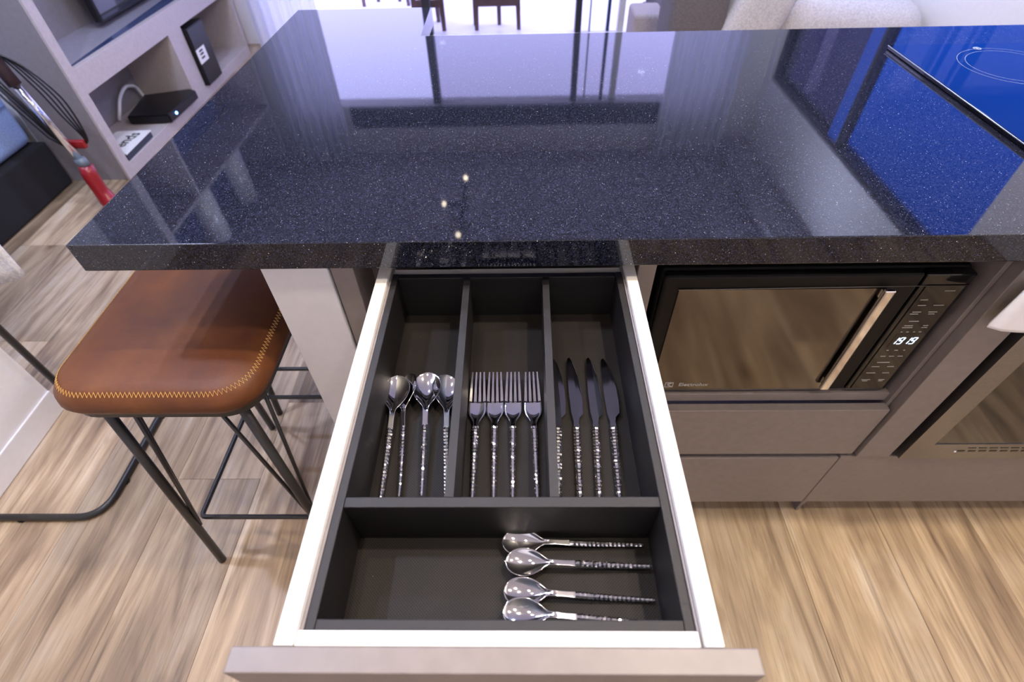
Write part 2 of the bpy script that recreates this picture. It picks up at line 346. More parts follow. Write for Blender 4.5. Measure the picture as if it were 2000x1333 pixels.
struct(box('trim_1', -1.40, 1.12, YF - .03, YF, 2.28, 2.45, DARKM, None, 0.004))
# ceiling drop along the window wall and the right wall
struct(box('trim_2', 1.66, XR, YB, YF, CEIL - .09, CEIL, WALLC, None, 0.003))

# sliding door to the balcony
wd = struct(box('window_1', -1.86, 1.70, YF + .02, YF + .13, -0.004, 0.02, WHITEP, None, 0.002))
def dpart(n, *a, **k): return box(n, *a, parent=wd, **k)
dpart('door_post', -0.712, -0.652, YF + .03, YF + .11, 0.02, 2.28, DARKM, bev=.003)
dpart('door_post', 0.405, 0.450, YF + .03, YF + .11, 0.02, 2.28, DARKM, bev=.003)
dpart('door_post', 0.512, 0.520, YF + .06, YF + .10, 0.02, 2.28, DARKM, bev=.001)
dpart('door_post', 0.640, 0.662, YF + .06, YF + .10, 0.02, 2.28, mat('blue_grey_frame', (0.03, 0.07, 0.16), .4), bev=.001)
dpart('door_frame', 0.72, 0.765, YF + .05, YF + .11, 0.02, 2.28, WHITEP, bev=.002)
dpart('door_frame', 1.64, 1.70, YF + .03, YF + .12, 0.02, 2.28, WHITEP, bev=.002)
dpart('door_frame', -1.86, -1.80, YF + .03, YF + .12, 0.02, 2.28, WHITEP, bev=.002)
dpart('door_pane', -0.652, 0.405, YF + .066, YF + .072, 0.02, 2.28, GLASS_CLEAR, bev=0)
dpart('door_pane', 0.450, 1.64, YF + .046, YF + .052, 0.02, 2.28, GLASS_CLEAR, bev=0)
# blue glazed window in the right wall
w2 = struct(box('window_2', XR + .0, XR + .12, 1.28, 3.61, 0.92, 0.95, DARKM, None, .003))
for y0, y1, z0, z1 in ((1.28, 1.30, .95, 2.05), (3.58, 3.61, .95, 2.05)): box('window_frame', XR + .02, XR + .1, y0, y1, z0, z1, DARKM, w2, .002)
box('window_frame', XR + .02, XR + .1, 1.28, 3.61, 2.045, 2.07, DARKM, w2, .002)
box('window_frame', XR + .02, XR + .08, 2.47, 2.50, .95, 2.045, DARKM, w2, .002)
box('blind_strip', XR + .03, XR + .05, 2.50, 2.63, .95, 2.045, mat('blue_enamel_strip', (0.02, 0.14, 0.75), .3), w2, .002)
box('pane', XR + .055, XR + .061, 1.30, 2.47, .95, 2.045, GLASS_BLUE, w2, 0)
box('pane', XR + .055, XR + .061, 2.63, 3.58, .95, 2.045, GLASS_NAVY, w2, 0)
# balcony
struct(box('balcony_floor', -6.5, 6.5, YF + .15, 10.0, -0.10, -0.012, TILE, None, 0))

# ceiling lamps
for x, y, c, p, lb in LAMPS:
    t = thing('ceiling_downlight', 'recessed round ' + lb, 'lamp', (x, y, CEIL), 'ceiling downlights')
    bm = bmesh.new(); add_lathe(bm, [(0.062, 0.0), (0.062, -0.010), (0.048, -0.016), (0.042, -0.012), (0.042, 0.0)], (x, y, CEIL), 24); obj('rim', bm, WHITEP, t, True)
    bm = bmesh.new(); add_lathe(bm, [(0.040, -0.010), (0.040, -0.004)], (x, y, CEIL), 24); obj('lamp_disc', bm, BULB if c is WARM else BULBC, t)
tr = thing('track_light', 'black ceiling track light with three small warm spots over the living area', 'lamp', (-0.44, 2.7, CEIL))
box('track', -0.455, -0.425, 2.15, 3.3, CEIL - .03, CEIL, BLACKM, tr, .002)
for x, y in ((-0.43, 3.12), (-0.56, 2.76), (-0.43, 2.38)):
    h = tube('spot_head', [(-0.44, y, CEIL - .03), (-0.44, y, CEIL - .06), ((x - .44) / 2, y, CEIL - .085), (x, y - .03, CEIL - .10)], [.006, .006, .022, .024], BLACKM, tr, 12)
    bm = bmesh.new(); bmesh.ops.create_uvsphere(bm, u_segments=10, v_segments=6, radius=.019, matrix=Matrix.Translation((x, y - .035, CEIL - .108))); obj('bulb', bm, BULB, h, True)

# ================================================================== WORKTOP
bm = bmesh.new()
add_prism(bm, [(-0.626, 0), (XR - .002, 0), (XR - .002, 0.828), (-0.244, 0.828), (-0.244, 1.066), (-0.612, 1.066)], 'z', 0.8545, 0.90)
bmesh.ops.bevel(bm, geom=list(bm.edges), offset=0.0016, segments=2, profile=.5, affect='EDGES')
tag(obj('granite_worktop', bm, GRANITE), 'long polished black granite worktop with fine pale sparkles on the island', 'worktop')

# cooktop
ct = thing('cooktop', 'black glass cooktop set into the granite worktop at right', 'cooktop', (1.1, 0.45, 0.90))
box('glass_plate', 0.806, 1.40, 0.17, 0.682, 0.9002, 0.9090, COOKG, ct, .002, 2)
box('edge_trim', 0.8044, 0.8059, 0.17, 0.682, 0.9070, 0.9092, mat('silver_trim', (0.35, 0.38, 0.42), .3, .8), ct, .0008)
def flat_ring(bm, cx, cy, z, r0, r1, n=72):
    A = [bm.verts.new((cx + r0 * math.cos(2 * math.pi * k / n), cy + r0 * math.sin(2 * math.pi * k / n), z)) for k in range(n)]
    B = [bm.verts.new((cx + r1 * math.cos(2 * math.pi * k / n), cy + r1 * math.sin(2 * math.pi * k / n), z)) for k in range(n)]
    for k in range(n): bm.faces.new((A[k], A[(k + 1) % n], B[(k + 1) % n], B[k]))
CW = mat('white_cooktop_print', (0.30, 0.36, 0.50), .5)
ccx, ccy = 0.992, 0.552
for r0 in (0.0975, 0.083):
    bm = bmesh.new(); flat_ring(bm, ccx, ccy, 0.9094, r0, r0 + .0008); obj('burner_ring', bm, CW, ct)
bm = bmesh.new(); flat_ring(bm, 0.978, 0.651, 0.9095, 0.0052, 0.0080, 28); obj('burner_mark', bm, CW, ct)
text('burner_mark', 'S', 0.012, CW, ct, Matrix.Translation((0.978, 0.651, 0.9093)), bold=.0004)
for (x, y, r0) in ((1.25, .54, .075), (1.22, .30, .095), (.98, .30, .075)):
    bm = bmesh.new(); flat_ring(bm, x, y, 0.9094, r0, r0 + .0008); obj('burner_ring', bm, CW, ct)

# ================================================================== ISLAND CABINETS
FY = 0.02
tag(box('white_end_pillar', -0.386, -0.2865, 0.02, 0.80, 0, 0.8542, ENDW, None, .002), 'white painted end pillar holding up the worktop beside the brown stool', 'pillar')
# --- drawer cabinet
dc = thing('drawer_cabinet', 'taupe drawer cabinet with its cutlery drawer pulled open', 'cabinet', (-0.04, 0.4, 0))
box('side_panel', -0.284, -0.250, 0.024, 0.78, 0.0, 0.8542, TAUPE, dc)
box('side_panel', 0.176, 0.203, 0.040, 0.78, 0.0, 0.8542, TAUPE, dc)
box('inner_panel', -0.250, -0.232, 0.10, 0.78, 0.0, 0.832, TAUPE, dc)
box('top_rail', -0.250, 0.176, 0.040, 0.12, 0.834, 0.8542, TAUPE, dc)
box('plinth', -0.25, 0.176, 0.07, 0.09, 0.0, 0.08, TAUPE, dc)
box('lower_front', -0.247, 0.201, 0.02, 0.038, 0.345, 0.60, TAUPE, dc, .0015)
box('lower_front', -0.247, 0.201, 0.02, 0.038, 0.08, 0.335, TAUPE, dc, .0015)
box('back_panel', -0.25, 0.176, 0.762, 0.78, 0.08, 0.834, TAUPE, dc)
dr = box('drawer', -0.197, 0.152, -0.455, 0.045, 0.728, 0.738, WHITE, dc, .0005)
box('drawer_side', -0.2145, -0.1975, -0.467, 0.06, 0.700, 0.8265, WHITE, dr, .0012)
box('drawer_side', 0.1515, 0.1675, -0.467, 0.06, 0.700, 0.8265, WHITE, dr, .0012)
box('drawer_inner_front', -0.1968, 0.1480, -0.467, -0.4545, 0.700, 0.8250, WHITE, dr, .0012)
box('drawer_lip', 0.1485, 0.1512, -0.467, 0.045, 0.7385, 0.8195, GREYSIDE, dr, .0005)
box('drawer_lip', -0.1972, -0.1940, -0.4545, 0.045, 0.7385, 0.8195, GREYSIDE, dr, .0005)
box('drawer_back', -0.1968, 0.1485, 0.030, 0.045, 0.738, 0.815, WHITE, dr, .001)
df = box('drawer_front', -0.2493, 0.1943, -0.4875, -0.4675, 0.610, 0.8270, TAUPE, dr, .0012)
# --- cutlery tray
tr = thing('cutlery_tray', 'dark grey cutlery tray filling the open drawer, with four compartments', 'tray', (-0.02, -0.2, 0.7385))
box('tray_base', -0.1935, 0.1475, -0.4540, 0.028, 0.7385, 0.7420, TRAYF, tr, 0)
box('tray_wall', -0.1935, -0.1845, -0.4540, 0.028, 0.742, 0.8205, TRAY, tr, .001)
box('tray_wall', 0.1385, 0.1475, -0.4540, 0.028, 0.742, 0.8205, TRAY, tr, .001)
box('tray_wall', -0.1845, 0.1385, -0.4540, -0.4445, 0.742, 0.8200, TRAY, tr, .001)
box('tray_wall', -0.1845, 0.1385, 0.018, 0.028, 0.742, 0.8200, TRAY, tr, .001)
box('cross_divider', -0.1845, 0.1385, -0.3405, -0.3290, 0.742, 0.8200, TRAY, tr, .001)
def divider(xb, xf):
    bm = bmesh.new(); add_prism(bm, [(xf, -0.329), (xf + .0095, -0.329), (xb + .0095, 0.018), (xb, 0.018)], 'z', 0.742, 0.8198); obj('divider', bm, TRAY, tr)
divider(-0.0865, -0.0820); divider(0.0300, 0.0270)
# --- microwave cabinet
mc = thing('microwave_cabinet', 'taupe base cabinet with open niche around the microwave and two fronts below', 'cabinet', (0.46, 0.4, 0))
box('side_panel', 0.7115, 0.7200, 0.034, 0.78, 0.0, 0.8542, TAUPE, mc, .0008)
box('top_rail', 0.203, 0.7115, 0.040, 0.78, 0.834, 0.8542, TAUPE, mc)
box('niche_shelf', 0.203, 0.7115, 0.042, 0.76, 0.476, 0.498, TAUPE, mc)
box('niche_back', 0.203, 0.7115, 0.60, 0.615, 0.498, 0.834, TAUPE, mc)
box('drawer_front', 0.2035, 0.7145, FY, FY + .018, 0.3095, 0.4725, TAUPE, mc, .0012)
box('drawer_front', 0.2035, 0.6945, FY, FY + .018, 0.080, 0.2915, TAUPE, mc, .0012)
box('plinth', 0.203, 0.71, 0.07, 0.09, 0, 0.08, TAUPE, mc)
box('carcass_floor', 0.203, 0.7115, 0.042, 0.76, 0.082, 0.10, TAUPE, mc)
# --- oven cabinet
oc = thing('oven_cabinet', 'taupe cabinet surrounding the built-in oven below the cooktop', 'cabinet', (1.1, 0.4, 0))
box('front_stile', 0.7215, 0.7915, FY - .006, FY + .03, 0.307, 0.8542, TAUPE, oc, .0012)
box('lower_front', 0.6965, 1.50, FY, FY + .018, 0.080, 0.2985, TAUPE, oc, .0012)
box('side_panel', 0.725, 0.743, 0.05, 0.78, 0.0, 0.8542, TAUPE, oc, .0008)
box('side_panel', 1.46, 1.50, 0.02, 0.78, 0.30, 0.8542, TAUPE, oc, .0008)
box('shelf', 0.743, 1.46, 0.04, 0.76, 0.2995, 0.3065, TAUPE, oc, .0008)
box('plinth', 0.72, 1.50, 0.07, 0.09, 0, 0.08, TAUPE, oc)
# --- oven
ov = thing('oven', 'brushed steel built-in oven with dark glass door at right edge', 'oven', (1.1, 0.3, 0.307))
box('oven_body', 0.845, 1.44, 0.03, 0.56, 0.310, 0.85, BLACKM, ov, .002)
def ring_frame(bm, x0, x1, z0, z1, gx0, gx1, gz0, gz1, ya, yb):
    add_box(bm, x0, gx0, ya, yb, z0, z1); add_box(bm, gx1, x1, ya, yb, z0, z1); add_box(bm, gx0, gx1, ya, yb, z0, gz0); add_box(bm, gx0, gx1, ya, yb, gz1, z1)
bm = bmesh.new(); ring_frame(bm, 0.808, 1.44, 0.3095, 0.85, 0.853, 1.40, 0.365, 0.72, 0.008, 0.030); odoor = obj('oven_door', bm, STEEL, ov)
box('door_glass', 0.8535, 1.3995, 0.010, 0.016, 0.3655, 0.7195, mat('oven_glass', (0.012, 0.012, 0.012), .06, ior=1.9), odoor, 0)
for x in [0.915 + .022 * k for k in range(20)]:
    box('vent_slot', x, x + .014, 0.0072, 0.0085, 0.338, 0.3425, BLACKP, ov, 0)
for x in [0.930 + .022 * k for k in range(20)]:
    box('vent_slot', x, x + .016, 0.0072, 0.0085, 0.3510, 0.3530, BLACKP, ov, 0)
bm = bmesh.new(); bmesh.ops.create_uvsphere(bm, u_segments=10, v_segments=6, radius=.003, matrix=Matrix.Translation((0.908, 0.007, 0.340))); obj('rivet', bm, CHROME, ov, True)
tube('towel_bar', [(0.735, -0.003, 0.806), (1.40, -0.003, 0.806)], .005, STEEL, ov)
# towel over the handle
bm = bmesh.new(); nx, nz = 12, 14
grid = []
for i in range(nx + 1):
    rowv = []
    for j in range(nz + 1):
        q = i / nx; w = j / nz; x = 0.712 + 0.30 * q + 0.008 * w
        zb = 0.731 - .008 * math.sin(min(1, q * 2) * math.pi / 2) + (0.005 if i == 0 else 0)
        rowv.append(bm.verts.new((x, -0.012 - .003 * math.sin(q * 9) * (1 - w), zb + (0.812 - zb) * w)))
    grid.append(rowv)
for i in range(nx):
    for j in range(nz): bm.faces.new((grid[i][j], grid[i + 1][j], grid[i + 1][j + 1], grid[i][j + 1]))
tw = obj('dish_towel', bm, mat('smooth_white_cloth', (.74, .73, .76), .8, var=.02), None, True); md = tw.modifiers.new('s', 'SOLIDIFY'); md.thickness = .004
tag(tw, 'white dish towel with rounded corner hanging in front of the oven', 'towel')

# --- microwave
mw = thing('microwave', 'black microwave with mirrored door and chrome bar handle in the niche', 'microwave', (0.46, 0.25, 0.498))
box('casing', 0.219, 0.700, 0.062, 0.43, 0.5045, 0.797, MWBLACK, mw, .006, 3)
box('door', 0.222, 0.6205, 0.046, 0.062, 0.506, 0.795, MWBLACK, mw, .006, 3)
dgl = box('door_window', 0.248, 0.5720, 0.0440, 0.0458, 0.512, 0.768, MWGLASS, mw, 0)
box('control_panel', 0.6215, 0.697, 0.045, 0.062, 0.506, 0.795, BLACKG, mw, .003, 2)
cp = box('panel_face', 0.6300, 0.6945, 0.0436, 0.0448, 0.512, 0.772, BLACKG, mw, 0)
tube('light_line', [(0.246, .0437, .7690), (0.697, .0437, .7730)], .0006, STEEL, mw, 6)
tube('light_line', [(0.228, .0450, .5092), (0.695, .0450, .5092)], .0005, STEEL, mw, 6)
bm = bmesh.new(); add_box(bm, 0.562, 0.579, 0.031, 0.0395, 0.522, 0.7735, .003, 2); add_box(bm, 0.566, 0.575, 0.039, 0.046, 0.53, 0.545); add_box(bm, 0.566, 0.575, 0.039, 0.046, 0.75, 0.765)
obj('bar_handle', bm, CHROME, mw)
for x in (0.25, 0.67):
    bm = bmesh.new(); add_lathe(bm, [(.010, 0), (.010, .007)], (x, .08, .498), 12); obj('foot', bm, BLACKP, mw)
rx = Matrix.Rotation(math.radians(90), 4, 'X')
text('brand_lettering', 'Electrolux', 0.0135, PRINT, mw, Matrix.Translation((0.326, 0.0436, 0.5265)) @ rx, bold=.0002)
bm = bmesh.new()   # square emblem with a folded corner mark
ring_frame(bm, 0.272, 0.288, 0.5195, 0.5335, 0.2735, 0.2865, 0.521, 0.532, .0434, .0438); add_prism(bm, [(0.2735, 0.532), (0.2865, 0.532), (0.2790, 0.5270), (0.2865, 0.5210), (0.2820, 0.5210), (0.2755, 0.5265), (0.2790, 0.5300)], 'y', .0434, .0438)
obj('brand_emblem', bm, PRINT, mw)
SEG = {'1': 'bc', '9': 'abcdfg'}
def digit(bm, ch, x, z, w, h):
    t = .0018; y0, y1 = .0426, .0434; sl = .16
    def para(xa, xb, za, zb): add_prism(bm, [(xa + za * sl, za), (xb + za * sl, za), (xb + zb * sl, zb), (xa + zb * sl, zb)], 'y', y0, y1)
    P = {'a': (0.0012, w - .0012, h - t, h), 'g': (0.0012, w - .0012, h / 2 - t / 2, h / 2 + t / 2), 'd': (0.0012, w - .0012, 0, t), 'b': (w - t, w, h / 2 + .001, h - .001), 'c': (w - t, w, .001, h / 2 - .001), 'f': (0, t, h / 2 + .001, h - .001), 'e': (0, t, .001, h / 2 - .001)}
    n0 = len(bm.verts)
    for s in SEG[ch]: para(*P[s])
    bm.verts.ensure_lookup_table()
    for v in bm.verts[n0:]: v.co.x += x; v.co.z += z
disp = box('display', 0.640, 0.6855, .0432, .0437, .6305, .6635, BLACKG, mw, 0)
for ch, x in (('1', .6395), ('9', .6495), ('1', .6605), ('9', .6705)):
    bm = bmesh.new(); digit(bm, ch, x, .6385, .0082, .0172); obj('digit', bm, LED, disp)
marks = [(.672, .016, .762), (.642, .012, .7430), (.645, .013, .7310), (.672, .016, .7310), (.645, .014, .7160), (.643, .013, .7115), (.671, .014, .7160), (.671, .010, .7115), (.652, .016, .6945), (.649, .014, .6840), (.649, .017, .6795), (.677, .008, .6840), (.677, .010, .6795),
         (.645, .003, .6690), (.655, .004, .6690), (.666, .003, .6690), (.676, .004, .6690), (.645, .004, .6220), (.660, .006, .6220), (.674, .003, .6220), (.645, .009, .6060), (.660, .009, .6060), (.675, .009, .6060), (.654, .022, .5890), (.646, .014, .5770), (.673, .012, .5770), (.646, .016, .5590), (.673, .012, .5590), (.646, .016, .5390), (.646, .010, .5350), (.675, .011, .5390), (.675, .008, .5350)]
bm = bmesh.new()
for x, w, z in marks: add_box(bm, x - w / 2, x + w / 2, .0432, .0437, z - .0007, z + .0007)
pm = obj('button_print', bm, PRINT, mw); pm['kind'] = 'stuff'

# ================================================================== CUTLERY  (local: y from handle end 0 to tip L, z up)
def hammered(bm, y0, y1, w0, w1, h0, h1, zc, step=0.0023, seed=1):
    rr = random.Random(seed); n = int((y1 - y0) / step); rings = []
    for i in range(n + 1):
        q = i / n; y = y0 + (y1 - y0) * q; w = w0 + (w1 - w0) * q; h = h0 + (h1 - h0) * q; z = zc(y); bul = 1.10 if i % 2 else 0.86
        if i in (0, n): bul *= .8
        ring = []
        for k in range(8):
            a = 2 * math.pi * (k + .5) / 8
            j = bul * (1 + rr.uniform(-.08, .08)); ring.append(bm.verts.new((math.cos(a) * w / 2 * j, y, z + math.sin(a) * h / 2 * j)))
        rings.append(ring)
    for A, B in zip(rings, rings[1:]):
        for k in range(8): bm.faces.new((A[k], A[(k + 1) % 8], B[(k + 1) % 8], B[k]))
    bm.faces.new(rings[0][::-1]); bm.faces.new(rings[-1])
def sheet(bm, ys, wf, zf, df, nt_=8):
    rows = []
    for y in ys:
        rows.append([bm.verts.new((wf(y) * (2 * k / nt_ - 1), y, zf(y) - df(y) * (1 - (2 * k / nt_ - 1) ** 2))) for k in range(nt_ + 1)])
    for A, B in zip(rows, rows[1:]):
        for k in range(nt_): bm.faces.new((A[k], A[k + 1], B[k + 1], B[k]))
def lerp(tab, y):
    for (a, va), (b, vb) in zip(tab, tab[1:]):
        if y <= b:
            q = (y - a) / (b - a) if b > a else 0; q = max(0, q); q = q * q * (3 - 2 * q) if False else q
            return va + (vb - va) * q
    return tab[-1][1]
BOWL = [(0, .40 * .5), (.06, .27), (.12, .42), (.20, .61), (.30, .79), (.40, .91), (.50, .98), (.58, 1.0), (.68, .98), (.77, .91), (.85, .79), (.91, .64), (.96, .44), (.985, .27), (1.0, .03)]
def make_spoon(name, L, bw, bl, label, cat, group, seed):
    t = thing(name, label, cat, (0, 0, 0), group)
    yn = L - bl; hs = L * 0.525
    zc = lambda y: 0.004 + 0.006 * (y / hs) ** 1.5
    bm = bmesh.new(); hammered(bm, 0, hs, L * .028, L * .046, L * .022, L * .032, zc, seed=seed); obj('handle', bm, CHROME, t)
    def wf(y):
        if y < yn:
            q = (y - hs + .002) / (yn - hs); return (L * .022) * (1 - q) + (bw * .105) * q + 0.001 * math.sin(q * math.pi) * -.5
        q = (y - yn) / bl
        return max(.0005, bw / 2 * lerp(BOWL, q))
    zf = lambda y: zc(hs) + (0.0045 - .0 * y) * max(0, min(1, (y - hs) / (yn - hs + .01))) - .002 * max(0, (y - yn) / bl)
    def df(y):
        if y < yn - .004: return 0.0
        q = (y - yn + .004) / (bl + .004); return 0.235 * bw * math.sin(min(1, q) * math.pi) ** .8
    ys = [hs - .002 + (yn - hs + .002) * k / 6 for k in range(6)] + [yn + bl * (0.5 - 0.5 * math.cos(math.pi * k / 18)) for k in range(19)]
    bm = bmesh.new(); sheet(bm, ys, wf, zf, df, 10); o = obj('bowl', bm, CHROME, t, True); md = o.modifiers.new('s', 'SOLIDIFY'); md.thickness = .0013; md.offset = 0; ss = o.modifiers.new('d', 'SUBSURF'); ss.levels = 1; ss.render_levels = 1
    return t
def make_fork(label, seed):
    t = thing('dinner_fork', label, 'fork', (0, 0, 0), 'forks in the middle compartment')
    L = .184; hs = .096; zc = lambda y: .004 + .006 * (y / hs) ** 1.5
    bm = bmesh.new(); hammered(bm, 0, hs, .0055, .0085, .0042, .006, zc, seed=seed); obj('handle', bm, CHROME, t)
    W = [(hs - .002, .0042), (hs + .006, .0034), (hs + .014, .006), (hs + .022, .0105), (hs + .030, .0124), (.140, .0118)]
    def zf(y): q = (y - hs) / (L - hs); return .010 - .006 * math.sin(min(1, q * 1.35) * math.pi) * .8 + .010 * max(0, q - .45) ** 1.3
    bm = bmesh.new(); ys = [hs - .002 + (.140 - hs + .002) * k / 14 for k in range(15)]
    sheet(bm, ys, lambda y: lerp(W, y), zf, lambda y: .0014 * min(1, max(0, (y - hs) / .02)), 8); o = obj('head', bm, CHROME, t, True); md = o.modifiers.new('s', 'SOLIDIFY'); md.thickness = .0016; md.offset = 0
    for k in range(4):
        bm = bmesh.new(); c0 = (-1.5 + k) * .0062; rows = []
        for j in range(8):
            q = j / 7; y = .1395 + (L - .1395) * q; hw = .0019 * (1 - .5 * q); c = c0 * (1 - .14 * q); z = zf(y) - .0006
            rows.append([bm.verts.new((c + s * hw, y, z + e * .0008)) for s, e in ((-1, -1), (1, -1), (1, 1), (-1, 1))])
        for A, B in zip(rows, rows[1:]):
            for m_ in range(4): bm.faces.new((A[m_], A[(m_ + 1) % 4], B[(m_ + 1) % 4], B[m_]))
        bm.faces.new(rows[0]); bm.faces.new(rows[-1]); obj('tine', bm, CHROME, t)
    return t
def make_knife(label, seed):
    t = thing('dinner_knife', label, 'knife', (0, 0, 0), 'knives in the right compartment')
    hs = .098; L = .217; zc = lambda y: .0045
    bm = bmesh.new(); hammered(bm, 0, hs, .0075, .0095, .0065, .0075, zc, seed=seed); obj('handle', bm, CHROME, t)
    Lf = [(hs - .003, -.0042), (hs + .008, -.0034), (hs + .02, -.0072), (L - .03, -.0090), (L, -.0088)]
    out = []
    left = [(-.0040, hs - .003), (-.0034, hs + .008), (-.0062, hs + .022), (-.0086, hs + .055), (-.0094, L - .02), (-.0090, L - .003)]
    right = [(-.0060, L), (-.0030, L - .006), (.0010, L - .017), (.0050, L - .034), (.0086, L - .056), (.0100, L - .075), (.0098, hs + .026), (.0096, hs + .0215), (.0046, hs + .015), (.0034, hs + .008), (.0040, hs - .003)]
    bm = bmesh.new(); add_prism(bm, left + right, 'z', .0034, .0052)
    for v in bm.verts:
        if v.co.x > .004 and v.co.y > hs + .02: v.co.z = .0043 + (v.co.z - .0043) * .25
    obj('blade', bm, BLADE, t)
    return t
ZT = 0.7425
def place(t, end, tip, z=ZT, roll=0.0, pitch=0.0):
    d = Vector((tip[0] - end[0], tip[1] - end[1])); yaw = math.atan2(d.y, d.x) - math.pi / 2
    t.rotation_mode = 'XYZ'; t.matrix_world = Matrix.Translation((end[0], end[1], z)) @ Matrix.Rotation(yaw, 4, 'Z') @ Matrix.Rotation(pitch, 4, 'X') @ Matrix.Rotation(roll, 4, 'Y')
TSG = 'table spoons in the left compartment'
sp = make_spoon('table_spoon', .181, .0395, .060, 'leftmost table spoon lying in the left tray compartment', 'spoon', TSG, 3)
place(sp, (-.169, -.2955), (-.1755, -.1145))
s2 = dup(sp, (0, 0, 0), None, 'table spoon tilted on edge under its right neighbour, second from left'); place(s2, (-.145, -.2945), (-.1545, -.1145), ZT + .004, math.radians(-34))
s3 = dup(sp, (0, 0, 0), None, 'third table spoon from left, lying on top of the tilted one'); place(s3, (-.1195, -.2955), (-.1325, -.1145), ZT + .007)
s4 = dup(sp, (0, 0, 0), None, 'dark reflecting table spoon half hidden by the left divider'); place(s4, (-.0925, -.2945), (-.1110, -.1145), ZT + .001, math.radians(16))
fk = make_fork('leftmost dinner fork, beside the left divider', 5); place(fk, (-.0605, -.2955), (-.0620, -.1115))
for a, b, lb in (((-.0355, -.2955), (-.0385, -.1115), 'second dinner fork from left, touching the first fork'), ((-.0130, -.2955), (-.0135, -.1160), 'third dinner fork from left, set slightly lower than the others'), ((.0160, -.2955), (.0120, -.1115), 'rightmost dinner fork, nearest the right divider')):
    place(dup(fk, (0, 0, 0), None, lb), a, b)
kn = make_knife('leftmost dinner knife, against the right divider', 9); place(kn, (.0420, -.2955), (.0520, -.0785), ZT, math.radians(-8))
for a, b, rl, lb in (((.0655, -.2955), (.0730, -.0785), 6, 'second dinner knife from left in the right compartment'), ((.0880, -.2955), (.1010, -.0785), 5, 'third dinner knife from left in the right compartment'), ((.1135, -.2955), (.1235, -.0810), -14, 'rightmost dinner knife, dark blade beside the tray wall')):
    place(dup(kn, (0, 0, 0), None, lb), a, b, ZT + .001, math.radians(rl))
ts = make_spoon('tea_spoon', .155, .030, .046, 'rearmost teaspoon in the front tray compartment', 'spoon', 'teaspoons in the front compartment', 11)
place(ts, (.1310, -.3500), (-.0235, -.3500))
for a, b, z, lb in (((.1350, -.3745), (-.0200, -.3725), .004, 'second teaspoon from the rear, overlapping the bowl of the rearmost'), ((.1335, -.4070), (-.0215, -.4005), .0, 'third teaspoon from the rear in the front compartment'), ((.1330, -.4300), (-.0190, -.4215), .004, 'foremost teaspoon, mostly hidden by the front tray wall')):
    place(dup(ts, (0, 0, 0), None, lb), a, b, ZT + z)

# ================================================================== BAR STOOLS
def rrect(x0, x1, y0, y1, rad, k=8):
    out = []
    for cx, cy, a0 in ((x1 - rad, y1 - rad, 0), (x0 + rad, y1 - rad, 90), (x0 + rad, y0 + rad, 180), (x1 - rad, y0 + rad, 270)):
        for j in range(k + 1):
            a = math.radians(a0 + 90 * j / k); out.append((cx + rad * math.cos(a), cy + rad * math.sin(a)))
    return out
def make_stool(ox, oy, label):
    t = thing('bar_stool', label, 'stool', (ox, oy, 0), 'leather bar stools at the island')
    cx, hx, hy = ox, .178, .196; cy = oy
    prof = [(0.022, .622), (.006, .628), (0.0, .642), (.002, .655), (.010, .668), (.020, .6745), (.040, .6785), (.080, .6815), (.13, .683)]
    bm = bmesh.new(); rings = []
    for ins, z in prof:
        rad = max(.012, .070 - ins * .5); rings.append([bm.verts.new((p[0], p[1], z)) for p in rrect(cx - hx + ins, cx + hx - ins, cy - hy + ins, cy + hy - ins, rad)])
    for A, B in zip(rings, rings[1:]):
        for k in range(len(A)): bm.faces.new((A[k], A[(k + 1) % len(A)], B[(k + 1) % len(A)], B[k]))
    bm.faces.new(rings[0][::-1]); bm.faces.new(rings[-1]); seat = obj('seat', bm, LEATHER, t, True)
    # zig-zag stitching round the upper edge
    ins = .013; base = rrect(cx - hx + ins, cx + hx - ins, cy - hy + ins, cy + hy - ins, .064, 10); pts = [Vector((a, b, 0)) for a, b in base]; pts.append(pts[0]); dense = []
    acc = 0; step = .0036; side = 1
    for A, B in zip(pts, pts[1:]):
        d = B - A; Ln = d.length
        if Ln < 1e-7: continue
        n = max(1, round(Ln / step))
        for k in range(n):
            p = A + d * (k / n); nn = Vector((d.y, -d.x, 0)).normalized(); off = .0030 * side; side = -side
            dense.append((p.x + nn.x * off, p.y + nn.y * off, .6715 - (.0034 if off > 0 else -.0028)))
    bm = bmesh.new(); add_tube(bm, dense, .0007, 4, closed=True); obj('stitching', bm, THREAD, seat)
    box('care_label', cx + hx - .004, cx + hx + .0005, cy + .035, cy + .065, .630, .650, WHITEP, seat, 0)
    bm = bmesh.new(); add_prism(bm, rrect(cx - hx + .012, cx + hx - .012, cy - hy + .012, cy + hy - .012, .06), 'z', .611, .622); obj('seat_plate', bm, BLACKM, t)
    foot = {}
    for sx in (-1, 1):
        for sy in (-1, 1):
            a = Vector((cx + sx * .120, cy + sy * .152, .614)); b = Vector((cx + sx * .152, cy + sy * .196, .0035)); foot[sx, sy] = (a, b)
            tube('leg', [a, b], .0092, BLACKM, t, 12)
    zr = .172
    rp = [foot[sx, sy][0].lerp(foot[sx, sy][1], (.614 - zr) / .611) + Vector((sx * .0, .024 if sy < 0 else -.0, 0)) for sx, sy in ((-1, -1), (1, -1), (1, 1), (-1, 1))]
    tube('foot_ring', round_path(rp, .012, 4, True), .0058, BLACKM, t, 10, True)
    for sx in (-1, 1):
        for sy in (-1, 1):
            e = foot[sx, sy][0].lerp(foot[sx, sy][1], (.614 - zr) / .611) + Vector((-sx * .006, -sy * .006, 0))
            tube('brace_rod', [(cx + sx * .072, cy + sy * .152, .613), e], .0040, BLACKM, t, 8)
            tube('brace_rod', [(cx + sx * .128, cy + sy * .088, .613), e], .0040, BLACKM, t, 8)
    return t
